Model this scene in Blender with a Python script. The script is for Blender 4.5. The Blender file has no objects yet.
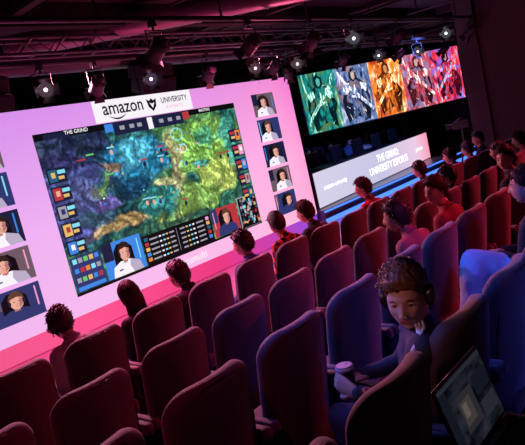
import bpy, bmesh, math, random
import numpy as np
from mathutils import Vector, Matrix, noise
random.seed(7)
scene = bpy.context.scene
try:
    scene.view_settings.view_transform = 'Standard'
    scene.view_settings.look = 'None'
except Exception as e:
    print(e)

# ---------------------------------------------------------------- materials
def nodes_of(m):
    m.use_nodes = True
    return m.node_tree.nodes, m.node_tree.links
_m = {}
def mat(name, col=(.5,.5,.5), rough=.6, metal=0., emit=None, es=0., bump=0., bscale=60., var=0., sheen=0., spec=.5):
    if name in _m: return _m[name]
    m = bpy.data.materials.new(name); n, l = nodes_of(m)
    b = n['Principled BSDF']
    b.inputs['Base Color'].default_value = (*col, 1)
    b.inputs['Roughness'].default_value = rough
    b.inputs['Metallic'].default_value = metal
    b.inputs['Specular IOR Level'].default_value = spec
    if sheen: b.inputs['Sheen Weight'].default_value = sheen
    if emit:
        b.inputs['Emission Color'].default_value = (*emit, 1)
        b.inputs['Emission Strength'].default_value = es
    if bump or var:
        tc = n.new('ShaderNodeTexCoord'); no = n.new('ShaderNodeTexNoise')
        no.inputs['Scale'].default_value = bscale; no.inputs['Detail'].default_value = 4
        l.new(tc.outputs['Object'], no.inputs['Vector'])
        if bump:
            bp = n.new('ShaderNodeBump'); bp.inputs['Strength'].default_value = bump; bp.inputs['Distance'].default_value = .01
            l.new(no.outputs['Fac'], bp.inputs['Height']); l.new(bp.outputs['Normal'], b.inputs['Normal'])
        if var:
            r = n.new('ShaderNodeValToRGB')
            r.color_ramp.elements[0].position = .3; r.color_ramp.elements[1].position = .7
            r.color_ramp.elements[0].color = (*[c*(1-var) for c in col], 1)
            r.color_ramp.elements[1].color = (*[min(1,c*(1+var)) for c in col], 1)
            l.new(no.outputs['Fac'], r.inputs['Fac']); l.new(r.outputs['Color'], b.inputs['Base Color'])
    _m[name] = m
    return m
def emat(name, col, s=1.):
    return mat(name, (0,0,0), .5, emit=col, es=s, spec=.1)
def emit_nodes(name):
    m = bpy.data.materials.new(name); n, l = nodes_of(m); b = n['Principled BSDF']
    b.inputs['Base Color'].default_value = (0,0,0,1); b.inputs['Specular IOR Level'].default_value = .1
    b.inputs['Emission Strength'].default_value = 1
    return m, n, l, b

# ---------------------------------------------------------------- mesh builder
class MB:
    def __init__(s): s.v=[]; s.f=[]; s.m=[]
    def add(s, vs, fs, mi=0):
        o=len(s.v); s.v += [tuple(v) for v in vs]
        for f in fs: s.f.append([i+o for i in f]); s.m.append(mi)
    def box(s, c, d, mi=0, rot=None):
        vs=[]
        for x in (-1,1):
            for y in (-1,1):
                for z in (-1,1):
                    p=Vector((x*d[0]/2,y*d[1]/2,z*d[2]/2))
                    if rot: p=rot@p
                    vs.append(p+Vector(c))
        s.add(vs,[(0,1,3,2),(4,6,7,5),(0,4,5,1),(2,3,7,6),(0,2,6,4),(1,5,7,3)],mi)
    def quad(s, x0,x1,z0,z1,y,mi=0):
        s.add([(x0,y,z0),(x1,y,z0),(x1,y,z1),(x0,y,z1)],[(0,1,2,3)],mi)
    def disc(s, cx,cz,rx,rz,y,mi=0,n=20,a0=0,a1=2*math.pi):
        s.add([(cx+rx*math.cos(a0+(a1-a0)*i/n),y,cz+rz*math.sin(a0+(a1-a0)*i/n)) for i in range(n)],[tuple(range(n))],mi)
    def poly(s, pts, y, mi=0):
        s.add([(p[0],y,p[1]) for p in pts],[tuple(range(len(pts)))],mi)
    def tube(s, pts, rads, side=(1,0,0), mi=0, n=14, cap=True, flat=False):
        P=[Vector(p) for p in pts]; R=[(r,r) if not isinstance(r,(tuple,list)) else r for r in rads]
        D=[]
        for i in range(len(P)):
            d=(P[min(i+1,len(P)-1)]-P[max(i-1,0)]); D.append(d.normalized())
        rings=[(P[i],R[i],D[i]) for i in range(len(P))]
        if cap and not flat:
            a=min(R[0]); b=min(R[-1])
            rings=[(P[0]-D[0]*a*.92,(R[0][0]*.35,R[0][1]*.35),D[0]),(P[0]-D[0]*a*.6,(R[0][0]*.78,R[0][1]*.78),D[0])]+rings+\
                  [(P[-1]+D[-1]*b*.6,(R[-1][0]*.78,R[-1][1]*.78),D[-1]),(P[-1]+D[-1]*b*.92,(R[-1][0]*.35,R[-1][1]*.35),D[-1])]
        vs=[]; sd=Vector(side)
        for c,r,d in rings:
            q=sd-d*sd.dot(d)
            if q.length<.05:
                q=Vector((0,1,0))-d*d.y
                if q.length<.05: q=Vector((0,0,1))-d*d.z
            q.normalize(); t=d.cross(q)
            for k in range(n):
                a=2*math.pi*k/n
                vs.append(c+q*r[0]*math.cos(a)+t*r[1]*math.sin(a))
        fs=[]
        for i in range(len(rings)-1):
            for k in range(n):
                fs.append((i*n+k,i*n+(k+1)%n,(i+1)*n+(k+1)%n,(i+1)*n+k))
        if cap:
            fs.append(tuple(reversed(range(n)))); fs.append(tuple(range((len(rings)-1)*n,len(rings)*n)))
        s.add(vs,fs,mi)
    def cyl(s,p0,p1,r,mi=0,n=16,r1=None):
        s.tube([p0,p1],[r,r if r1 is None else r1],mi=mi,n=n,flat=True)
    def ball(s,c,r,mi=0,M=None,seg=16,rg=10):
        if not isinstance(r,(tuple,list)): r=(r,r,r)
        vs=[];fs=[]
        for i in range(rg+1):
            th=math.pi*i/rg
            for k in range(seg):
                a=2*math.pi*k/seg
                p=Vector((r[0]*math.sin(th)*math.cos(a),r[1]*math.sin(th)*math.sin(a),r[2]*math.cos(th)))
                if M: p=M@p
                vs.append(p+Vector(c))
        for i in range(rg):
            for k in range(seg):
                fs.append((i*seg+k,(i+1)*seg+k,(i+1)*seg+(k+1)%seg,i*seg+(k+1)%seg))
        s.add(vs,fs,mi)
    def cushion(s, hw, hh, T, R, r, fn=None, mi=0, puff=0., nc=6, ns=6):
        """rounded pad: outline in x,z ; thickness along y ; fn maps (x,y,z)->world"""
        def outline(d):
            w=hw-d; h=hh-d; q=max(R-d,.004); q=min(q,w,h); pts=[]
            cs=[(w-q,h-q,0),(-(w-q),h-q,90),(-(w-q),-(h-q),180),(w-q,-(h-q),270)]
            for ci,(cx,cz,a0) in enumerate(cs):
                arc=[(cx+q*math.cos(math.radians(a0+90*k/nc)),cz+q*math.sin(math.radians(a0+90*k/nc))) for k in range(nc+1)]
                pts+=arc
                nx=cs[(ci+1)%4]; a=math.radians(nx[2])
                e=(nx[0]+q*math.cos(a),nx[1]+q*math.sin(a))
                for k in range(1,ns): pts.append((arc[-1][0]+(e[0]-arc[-1][0])*k/ns,arc[-1][1]+(e[1]-arc[-1][1])*k/ns))
            return pts
        half=[]
        for k in range(5):
            ph=math.pi/2*k/4; half.append((r*(1-math.cos(ph)),(T/2-r)+r*math.sin(ph)))
        mm=min(hw,hh)
        for k in range(1,6):
            t=k/5; half.append((r+(mm-r)*.93*t,T/2+puff*math.sin(t*math.pi/2)))
        rings=[(d,-y) for d,y in reversed(half)]+half
        vs=[];n=None
        for d,y in rings:
            o=outline(d); n=len(o)
            for (x,z) in o:
                p=(x,y,z); vs.append(fn(*p) if fn else p)
        fs=[]
        for i in range(len(rings)-1):
            for k in range(n): fs.append((i*n+k,i*n+(k+1)%n,(i+1)*n+(k+1)%n,(i+1)*n+k))
        fs.append(tuple(reversed(range(n)))); fs.append(tuple(range((len(rings)-1)*n,len(rings)*n)))
        s.add(vs,fs,mi)
    def mesh(s,name,mats,smooth=True,fix=True):
        me=bpy.data.meshes.new(name); me.from_pydata(s.v,[],s.f)
        for m in mats: me.materials.append(m)
        me.polygons.foreach_set('material_index',s.m)
        me.polygons.foreach_set('use_smooth',[smooth]*len(s.f))
        me.update()
        if fix:
            bm=bmesh.new(); bm.from_mesh(me); bmesh.ops.recalc_face_normals(bm,faces=bm.faces); bm.to_mesh(me); bm.free()
        return me
    def obj(s,name,mats,parent=None,smooth=True,bevel=0.,auto=True,fix=True):
        me=s.mesh(name,mats,smooth,fix); o=bpy.data.objects.new(name,me); scene.collection.objects.link(o)
        if parent: o.parent=parent
        if smooth and auto:
            try: me.set_sharp_from_angle(angle=math.radians(42))
            except Exception: pass
        if bevel:
            b=o.modifiers.new('bevel','BEVEL'); b.width=bevel; b.segments=2; b.limit_method='ANGLE'
        return o
def empty(name,loc=(0,0,0),rz=0.):
    e=bpy.data.objects.new(name,None); scene.collection.objects.link(e); e.location=loc; e.rotation_euler=(0,0,rz); e.empty_display_size=.1
    return e
def text(name,s,loc,size,m,parent=None,align='CENTER',rot=(math.pi/2,0,0),sx=1.):
    c=bpy.data.curves.new(name,'FONT'); c.body=s; c.size=size; c.align_x=align; c.align_y='CENTER'; c.offset=size*.012
    c.materials.append(m); o=bpy.data.objects.new(name,c); scene.collection.objects.link(o); o.location=loc; o.rotation_euler=rot; o.scale=(sx,1,1)
    if parent: o.parent=parent
    return o

ZC=2.12
# ---------------------------------------------------------------- camera
al=math.radians(42); th=math.radians(8.06); ro=math.radians(13.2)
fh=Vector((math.cos(al),math.sin(al),0)); rt=Vector((math.sin(al),-math.cos(al),0)); zz=Vector((0,0,1))
fw=fh*math.cos(th)-zz*math.sin(th); up=fh*math.sin(th)+zz*math.cos(th)
cx=rt*math.cos(ro)-up*math.sin(ro); cy=rt*math.sin(ro)+up*math.cos(ro)
cd=bpy.data.cameras.new('camera'); cam=bpy.data.objects.new('camera',cd); scene.collection.objects.link(cam)
M=Matrix((cx,cy,-fw)).transposed().to_4x4(); M.translation=(0,0,ZC); cam.matrix_world=M
cd.sensor_width=36; cd.lens=600/525*36; cd.clip_start=.05
scene.camera=cam

# ---------------------------------------------------------------- room shell
CEIL=3.87
m_floor=mat('floor_vinyl',(.42,.32,.38),.30,bump=.08,bscale=25,var=.15)
m_carpet=mat('tier_carpet',(.03,.02,.03),.9,bump=.3,bscale=200,var=.3)
m_wall=mat('wall_black',(.02,.018,.022),.8,bump=.1,bscale=30,var=.2)
m_ceil=mat('ceiling_black',(.020,.018,.020),.85,bump=.3,bscale=8,var=.4)
def boxobj(name,c,d,m,bevel=0.):
    b=MB(); b.box(c,d); return b.obj(name,[m],smooth=False,bevel=bevel)
boxobj('floor',(8,3.4,-.05),(22.4,13.2,.1),m_floor)
boxobj('ceiling',(8,3.4,CEIL+.05),(22.4,13.2,.1),m_ceil)
boxobj('wall_back',(8,9.95,CEIL/2),(22.2,.1,CEIL),m_wall)
boxobj('wall_rear',(8,-3.05,CEIL/2),(22.2,.1,CEIL),m_wall)
boxobj('wall_left',(-3.05,3.4,CEIL/2),(.1,12.9,CEIL),m_wall)
boxobj('wall_right',(19.05,3.4,CEIL/2),(.1,12.9,CEIL),m_wall)
ZA,ZB,ZCc,ZD,ZE=0.,.035,.150,.205,.32
for i,(ye,z0,z1) in enumerate([(3.47,0,ZB),(2.55,ZB,ZCc),(1.66,ZCc,ZD),(.82,ZD,ZE)]):
    boxobj('seating_tier',(4.45,(ye-2.95)/2,(z0+z1)/2),(14.5,ye+2.95,z1-z0-.001),m_carpet)
b=MB(); b.box((12.75,2.9,CEIL/2),(1.1,3.74,CEIL)); b.box((12.17,4.5,CEIL/2),(.06,.3,CEIL)); b.box((12.17,2.6,CEIL/2),(.06,.3,CEIL)); b.box((12.15,3.0,.1),(.1,3.5,.2))
b.obj('pillar',[mat('pillar_maroon',(.05,.03,.033),.7,bump=.1,bscale=20,var=.2)],smooth=False,bevel=.01)

# ---------------------------------------------------------------- LED wall
D=7.5
wall=empty('led_video_wall')
X0,X1=2.47,10.07; Z0,Z1=ZC-.2465*D,ZC+.138*D
m,n,l,bs=emit_nodes('plinth_painted_glow')  # plinth front: pink light at the screen base painted in as emission
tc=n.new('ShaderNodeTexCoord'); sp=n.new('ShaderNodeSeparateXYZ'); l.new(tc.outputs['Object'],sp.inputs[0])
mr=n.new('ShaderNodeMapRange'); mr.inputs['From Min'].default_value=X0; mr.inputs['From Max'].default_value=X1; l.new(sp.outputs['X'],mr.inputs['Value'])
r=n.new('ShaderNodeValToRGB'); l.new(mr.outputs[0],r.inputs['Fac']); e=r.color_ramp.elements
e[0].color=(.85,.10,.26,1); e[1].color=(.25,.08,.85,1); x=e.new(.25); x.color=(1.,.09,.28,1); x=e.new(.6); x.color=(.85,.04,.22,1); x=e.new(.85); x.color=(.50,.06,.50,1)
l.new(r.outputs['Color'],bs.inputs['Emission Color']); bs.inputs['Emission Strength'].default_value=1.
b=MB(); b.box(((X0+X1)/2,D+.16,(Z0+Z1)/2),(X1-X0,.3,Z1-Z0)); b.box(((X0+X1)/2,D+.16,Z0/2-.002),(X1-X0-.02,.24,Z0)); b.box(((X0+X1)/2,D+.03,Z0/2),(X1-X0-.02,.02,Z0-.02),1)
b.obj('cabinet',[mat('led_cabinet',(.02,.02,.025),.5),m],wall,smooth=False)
m,n,l,bs=emit_nodes('led_background_gradient')
tc=n.new('ShaderNodeTexCoord'); sp=n.new('ShaderNodeSeparateXYZ'); l.new(tc.outputs['Generated'],sp.inputs[0])
r1=n.new('ShaderNodeValToRGB'); l.new(sp.outputs['X'],r1.inputs['Fac'])
e=r1.color_ramp.elements; e[0].position=0.; e[0].color=(.50,.24,.78,1); e[1].position=1.; e[1].color=(.92,.14,.47,1)
x=e.new(.35); x.color=(.60,.30,.78,1); x=e.new(.7); x.color=(.76,.29,.66,1); x=e.new(.93); x.color=(.94,.26,.52,1)
r2=n.new('ShaderNodeValToRGB'); l.new(sp.outputs['Z'],r2.inputs['Fac'])
e=r2.color_ramp.elements; e[0].position=0.; e[0].color=(1.,.56,.70,1); e[1].position=1.; e[1].color=(.60,.20,.64,1)
x=e.new(.45); x.color=(.92,.48,.74,1)
mx=n.new('ShaderNodeMix'); mx.data_type='RGBA'; mx.inputs['Factor'].default_value=.5
l.new(r1.outputs['Color'],mx.inputs[6]); l.new(r2.outputs['Color'],mx.inputs[7]); l.new(mx.outputs[2],bs.inputs['Emission Color'])
bs.inputs['Emission Strength'].default_value=1.18
b=MB(); b.box(((X0+X1)/2,D+.004,(Z0+Z1)/2),(X1-X0,.008,Z1-Z0)); b.obj('screen_background',[m],wall,smooth=False)

# game map
m,n,l,bs=emit_nodes('led_game_map')
tc=n.new('ShaderNodeTexCoord'); g=tc.outputs['Generated']
def VM(op,a,bv=None,sc=None):
    s_=n.new('ShaderNodeVectorMath'); s_.operation=op
    l.new(a,s_.inputs[0])
    if bv is not None:
        if isinstance(bv,tuple): s_.inputs[1].default_value=bv
        else: l.new(bv,s_.inputs[1])
    if sc is not None: s_.inputs['Scale'].default_value=sc
    return s_.outputs['Value'] if op=='LENGTH' else s_.outputs[0]
def NZ(vec,scale,det,dist=0):
    q=n.new('ShaderNodeTexNoise'); q.inputs['Scale'].default_value=scale; q.inputs['Detail'].default_value=det; q.inputs['Distortion'].default_value=dist; l.new(vec,q.inputs['Vector']); return q
def MR(v,a,b_,c,d,smooth=False):
    q=n.new('ShaderNodeMapRange')
    if smooth: q.interpolation_type='SMOOTHSTEP'
    for k,val in zip(('From Min','From Max','To Min','To Max'),(a,b_,c,d)): q.inputs[k].default_value=val
    l.new(v,q.inputs['Value']); return q.outputs[0]
def MIX(f,a,c):
    k=n.new('ShaderNodeMix'); k.data_type='RGBA'; l.new(f,k.inputs['Factor'])
    if isinstance(a,tuple): k.inputs[6].default_value=(*a,1)
    else: l.new(a,k.inputs[6])
    if isinstance(c,tuple): k.inputs[7].default_value=(*c,1)
    else: l.new(c,k.inputs[7])
    return k.outputs[2]
gs=VM('MULTIPLY',g,(1.77,1,1))
nz=NZ(gs,4.5,5)
wp=VM('ADD',g,VM('SCALE',VM('SUBTRACT',nz.outputs['Color'],(.5,.5,.5)),sc=.22))
n2=NZ(gs,4.5,8,.8)
r=n.new('ShaderNodeValToRGB'); l.new(n2.outputs['Fac'],r.inputs['Fac']); e=r.color_ramp.elements
e[0].position=.36; e[0].color=(.008,.035,.045,1); e[1].position=.68; e[1].color=(.26,.28,.10,1)
for p,c in ((.44,(.015,.08,.09)),(.50,(.03,.16,.12)),(.56,(.08,.24,.09)),(.61,(.17,.32,.10))): x=e.new(p); x.color=(*c,1)
cur=r.outputs['Color']
blobs=[(.07,.60,.15,.34,(.07,.07,.28)),(.12,.88,.22,.16,(.02,.02,.08)),(.40,.74,.19,.21,(.02,.20,.38)),(.34,.56,.12,.10,(.01,.05,.12)),(.48,.44,.14,.12,(.03,.22,.22)),
 (.74,.72,.18,.26,(.26,.55,.10)),(.80,.48,.14,.15,(.50,.64,.14)),(.66,.36,.15,.10,(.24,.44,.10)),(.24,.34,.15,.06,(.46,.30,.12)),(.92,.72,.05,.22,(.06,.34,.26)),
 (.59,.66,.035,.28,(.46,.42,.20)),(.64,.92,.2,.05,(.08,.22,.08)),(.88,.30,.12,.1,(.03,.15,.10)),(.40,.78,.09,.09,(.10,.46,.64)),(.52,.53,.07,.03,(.48,.48,.22)),(.26,.72,.06,.05,(.28,.17,.10)),(.70,.60,.05,.05,(.04,.26,.24)),(.80,.80,.06,.07,(.06,.32,.18)),(.22,.50,.07,.06,(.14,.10,.36)),(.5,.24,.3,.05,(.03,.11,.07)),(.40,.90,.12,.05,(.03,.13,.12)),(.16,.42,.08,.07,(.05,.12,.18))]
for (bx,bz,rx,rz,c) in blobs:
    v=VM('LENGTH',VM('MULTIPLY',VM('SUBTRACT',wp,(bx,0,bz)),(1/rx,0,1/rz)))
    cur=MIX(MR(v,.7,1.08,.88,0,True),cur,c)
vo=n.new('ShaderNodeTexVoronoi'); vo.inputs['Scale'].default_value=22; l.new(VM('MULTIPLY',wp,(1.77,0,1)),vo.inputs['Vector'])
cl=MR(vo.outputs['Distance'],.05,.6,1.7,.45)
vo2=n.new('ShaderNodeTexVoronoi'); vo2.feature='DISTANCE_TO_EDGE'; vo2.inputs['Scale'].default_value=6; l.new(VM('MULTIPLY',wp,(1.77,0,1)),vo2.inputs['Vector'])
cl2=MR(vo2.outputs['Distance'],.0,.08,.55,1.1)
n3=NZ(gs,50,6); dt=MR(n3.outputs['Fac'],.35,.65,.6,1.4)
mm_=n.new('ShaderNodeMath'); mm_.operation='MULTIPLY'; l.new(cl,mm_.inputs[0]); l.new(dt,mm_.inputs[1])
mm2=n.new('ShaderNodeMath'); mm2.operation='MULTIPLY'; l.new(mm_.outputs[0],mm2.inputs[0]); l.new(cl2,mm2.inputs[1])
vm=n.new('ShaderNodeVectorMath'); vm.operation='SCALE'; l.new(cur,vm.inputs[0]); l.new(mm2.outputs[0],vm.inputs['Scale']); l.new(vm.outputs[0],bs.inputs['Emission Color'])
bs.inputs['Emission Strength'].default_value=1.4
GX0,GX1=4.25,8.29; GZ0,GZ1=ZC-.2115*D,ZC+.0925*D
b=MB(); b.box(((GX0+GX1)/2,D-.004,(GZ0+GZ1)/2),(GX1-GX0,.008,GZ1-GZ0)); b.obj('game_view',[m],wall,smooth=False)
# overlays
E=dict(dark=emat('led_dark',(.012,.015,.05)),navy=emat('led_navy',(.03,.04,.16)),white=emat('led_white',(.95,.90,.96)),grey=emat('led_grey',(.35,.35,.42)),
 red=emat('led_red',(.5,.04,.05)),blue=emat('led_blue',(.05,.25,.8)),cyan=emat('led_cyan',(.25,.75,.9)),gold=emat('led_gold',(.8,.5,.15)),skin=emat('led_skin',(.85,.42,.33)),skind=emat('led_skin_shadow',(.48,.18,.16)),
 hair=emat('led_hair',(.03,.015,.012)),green=emat('led_green',(.15,.6,.15)),pink=emat('led_pink',(.9,.35,.6)),black=emat('led_black',(.004,.004,.006)),orange=emat('led_orange',(.85,.25,.05)),teal=emat('led_teal',(.02,.12,.20)),shade=emat('led_shirt_shade',(.50,.42,.58)),room=emat('led_room',(.16,.10,.13)),hairb=emat('led_hair_brown',(.12,.05,.03)))
EK=list(E); EM=[E[k] for k in EK]; I={k:i for i,k in enumerate(EK)}
def Q(b,q0,q1,z0,z1,y,k): b.quad(q0*D,q1*D,ZC+z0*D,ZC+z1*D,y,I[k])
b=MB(); y1=D-.012; y2=D-.017; y3=D-.022
Q(b,.7045,.969,.094,.1375,y1,'white')
czl=ZC+.1175*D; cxl=.853*D
b.poly([(cxl-.10,czl+.08),(cxl-.04,czl+.05),(cxl,czl+.09),(cxl+.04,czl+.05),(cxl+.10,czl+.08),(cxl+.08,czl-.04),(cxl,czl-.12),(cxl-.08,czl-.04)],y2,I['black'])
b.poly([(cxl-.05,czl+.02),(cxl,czl+.0),(cxl+.05,czl+.02),(cxl,czl-.07)],y3,I['white'])
sm=[]
for i in range(13):
    t=i/12; sm.append((.735*D+t*.36, ZC+.1045*D-.045*math.sin(math.pi*t)+.01))
sm2=[(p[0],p[1]-.025*math.sin(math.pi*i/12)) for i,p in enumerate(sm)]
b.poly(sm+sm2[::-1],y2,I['black'])
def portrait(b,x0,x1,z0,z1,y,bg,shirt,seed):
    rr=random.Random(seed); b.quad(x0,x1,z0,z1,y,I[bg]); w=x1-x0; h=z1-z0; c=x0+w*rr.uniform(.38,.58); t=rr.uniform(-.10,.10)*w; hk=rr.choice(['hair','hair','hairb'])
    b.quad(x0,x0+w*rr.uniform(.15,.35),z0+h*.5,z1,y-.0008,I[rr.choice(['navy','room','dark'])]); xs=rr.choice([x1-w*.12,x0+w*.06]); b.quad(xs,xs+w*.03,z0+h*.3,z1-h*.1,y-.001,I[rr.choice(['blue','pink','cyan'])])
    b.poly([(c-w*.26,z0),(c+w*.26,z0),(c+w*.24,z0+h*.72),(c+w*.12,z0+h*.9),(c-w*.12,z0+h*.9),(c-w*.24,z0+h*.72)],y-.0012,I['black'])
    b.poly([(c-w*.36,z0),(c+w*.42,z0),(c+w*.36,z0+h*.27),(c+w*.13,z0+h*.40),(c-w*.12,z0+h*.40),(c-w*.31,z0+h*.28)],y-.002,I[shirt])
    if shirt=='white':
        b.poly([(c+w*.16,z0),(c+w*.42,z0),(c+w*.36,z0+h*.27),(c+w*.13,z0+h*.40),(c+w*.10,z0+h*.2)],y-.0022,I['shade']); b.poly([(c-w*.05,z0+h*.40),(c+w*.06,z0+h*.40),(c,z0+h*.30)],y-.0024,I['skind'])
        b.quad(c-w*.2,c-w*.1,z0+h*.14,z0+h*.18,y-.0024,I['navy'])
    b.quad(c-w*.055+t*.4,c+w*.055+t*.4,z0+h*.34,z0+h*.5,y-.0026,I['skind'])
    b.disc(c+t,z0+h*.68,w*.150,h*.25,y-.003,I[hk]); b.disc(c+t,z0+h*.60,w*.128,h*.215,y-.004,I['skin'])
    b.poly([(c+t+w*.03,z0+h*.41),(c+t+w*.12,z0+h*.52),(c+t+w*.125,z0+h*.68),(c+t+w*.06,z0+h*.72)],y-.0042,I['skind'])
    b.poly([(c+t-w*.12,z0+h*.72),(c+t+w*.02,z0+h*.76),(c+t+w*.12,z0+h*.70),(c+t+w*.10,z0+h*.84),(c+t-w*.10,z0+h*.84)],y-.0044,I[hk])
    for s in(-1,1): b.disc(c+t+s*w*.135,z0+h*.60,w*.028,h*.08,y-.005,I['dark']); b.quad(c+t+s*w*.045-w*.018,c+t+s*w*.045+w*.018,z0+h*.615,z0+h*.63,y-.005,I['hair'])
    b.quad(c+t-w*.012,c+t+w*.012,z0+h*.53,z0+h*.56,y-.005,I['skind']); b.quad(c+t-w*.035,c+t+w*.03,z0+h*.47,z0+h*.483,y-.005,I['skind'])
for side in (0,1):
    xa,xb=(3.04,3.76) if side==0 else (8.81,9.47)
    zt=ZC+.104*D
    for i in range(5):
        za=zt-i*.488
        portrait(b,xa,xb,za-.43,za,y1,['room','navy','dark','room','navy'][i],['white','white','white','white','navy'][i],i*3+side*11)
for i in range(5):
    z=.028-i*.034
    Q(b,.572,.612,z-.028,z,y1,'dark'); Q(b,.575,.592,z-.025,z-.003,y2,['teal','red','grey','gold','blue'][i]); Q(b,.580,.588,z-.018,z-.008,y3,['gold','skin','navy','red','white'][i]); Q(b,.594,.610,z-.012,z-.005,y2,'cyan'); Q(b,.594,.606,z-.022,z-.016,y2,'gold')
    z=.030-i*.036
    Q(b,1.062,1.102,z-.030,z,y1,'dark'); Q(b,1.084,1.100,z-.027,z-.003,y2,['orange','pink','blue','grey','teal'][i]); Q(b,1.088,1.096,z-.018,z-.008,y3,['navy','white','skin','red','gold'][i]); Q(b,1.065,1.082,z-.012,z-.005,y2,'red'); Q(b,1.068,1.082,z-.022,z-.016,y2,'gold')
Q(b,.567,1.105,.080,.0925,y1,'black'); Q(b,.74,.93,.066,.0915,y2,'dark'); Q(b,.828,.842,.066,.0905,y3,'white'); Q(b,.72,.74,.074,.090,y2,'blue'); Q(b,.93,.95,.074,.090,y2,'red')
for u in (.755,.78,.80,.86,.885,.91): Q(b,u,u+.012,.075,.083,y3,'grey')
Q(b,.585,.64,.080,.090,y2,'dark')
Q(b,.567,1.108,-.2115,-.206,y1,'black')
Q(b,.569,.636,-.205,-.14,y1,'navy')
for i in range(5):
    for j in range(3): Q(b,.574+i*.012,.583+i*.012,-.152-j*.018,-.143-j*.018,y2,['cyan','red','gold','grey','orange','blue','green'][(i*3+j*5)%7])
Q(b,.572,.633,-.2035,-.196,y2,'blue')
portrait(b,.640*D,.735*D,ZC-.205*D,ZC-.135*D,y1,'blue','white',33)
Q(b,.738,.938,-.207,-.145,y1,'black')
for j in range(5):
    zz0=-.157-j*.0105
    for k,(u,wd,c) in enumerate([(.742,.010,['teal','red','gold','blue','orange'][j]),(.756,.022,'grey'),(.782,.006,'white'),(.792,.006,'cyan'),(.801,.006,'gold'),(.811,.014,'grey'),(.842,.014,'grey'),(.860,.006,'gold'),(.870,.006,'cyan'),(.880,.006,'white'),(.892,.022,'grey'),(.922,.010,['pink','gold','teal','red','blue'][j])]):
        Q(b,u,u+wd,zz0,zz0+(.0075 if k in(0,11) else .0035),y2,c)
Q(b,.8315,.8325,-.2,-.15,y2,'grey')
portrait(b,.942*D,1.030*D,ZC-.205*D,ZC-.140*D,y1,'red','navy',35)
Q(b,1.034,1.107,-.210,-.132,y1,'grey'); Q(b,1.037,1.104,-.207,-.135,y2,'black')
for i in range(60):
    rr=random.Random(i); u=1.039+rr.random()*.058; v=-.205+rr.random()*.064; Q(b,u,u+.004+.004*rr.random(),v,v+.004+.004*rr.random(),y3,['teal','teal','grey','shade','gold','cyan','red','skind'][i%8])
rr=random.Random(5)
for i in range(44):
    u=.64+rr.random()*.40; v=-.10+rr.random()*.15
    if rr.random()<.45: Q(b,u,u+.018,v,v+.003,y1,['red','cyan','green'][i%3]); b.disc((u+.009)*D,ZC+(v-.008)*D,.03,.04,y1,I[['dark','skin','navy'][i%3]],n=10)
    else: b.disc(u*D,ZC+v*D,.010+.012*rr.random(),.010+.012*rr.random(),y1,I[['cyan','gold','white','red','blue','pink'][i%6]],n=8)
def ring(b,cx_,cz_,r,w,y,mi,n=28):
    vs=[];fs=[]
    for i in range(n):
        a=2*math.pi*i/n; vs+= [(cx_+r*math.cos(a),y,cz_+r*.85*math.sin(a)),(cx_+(r-w)*math.cos(a),y,cz_+(r-w)*.85*math.sin(a))]
    for i in range(n): fs.append((2*i,2*((i+1)%n),2*((i+1)%n)+1,2*i+1))
    b.add(vs,fs,mi)
ring(b,.90*D,ZC+.045*D,.13,.02,y1,I['cyan']); ring(b,.91*D,ZC+.012*D,.08,.015,y1,I['white']); ring(b,.895*D,ZC-.02*D,.06,.012,y1,I['cyan'])
ring(b,.817*D,ZC-.2285*D,.05,.018,y1,I['white'])
b.obj('graphics_overlay',EM,wall,smooth=False,fix=False)
text('logo_text','amazon',(.777*D,y3,ZC+.1195*D),.28,E['black'],wall,sx=.9)
text('logo_text_2','UNIVERSITY',(.917*D,y3,ZC+.121*D),.125,E['black'],wall,sx=.86)
text('logo_text_3','E S P O R T S',(.915*D,y3,ZC+.106*D),.065,E['pink'],wall)
text('banner_text','THE GRIND',(.655*D,y3,ZC+.0868*D),.075,E['white'],wall)
text('banner_text_2','MASTERS',(1.0*D,y3,ZC+.0868*D),.065,E['white'],wall)
text('sponsor_text','cumulti',(.868*D,y3,ZC-.2285*D),.17,E['white'],wall)

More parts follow.
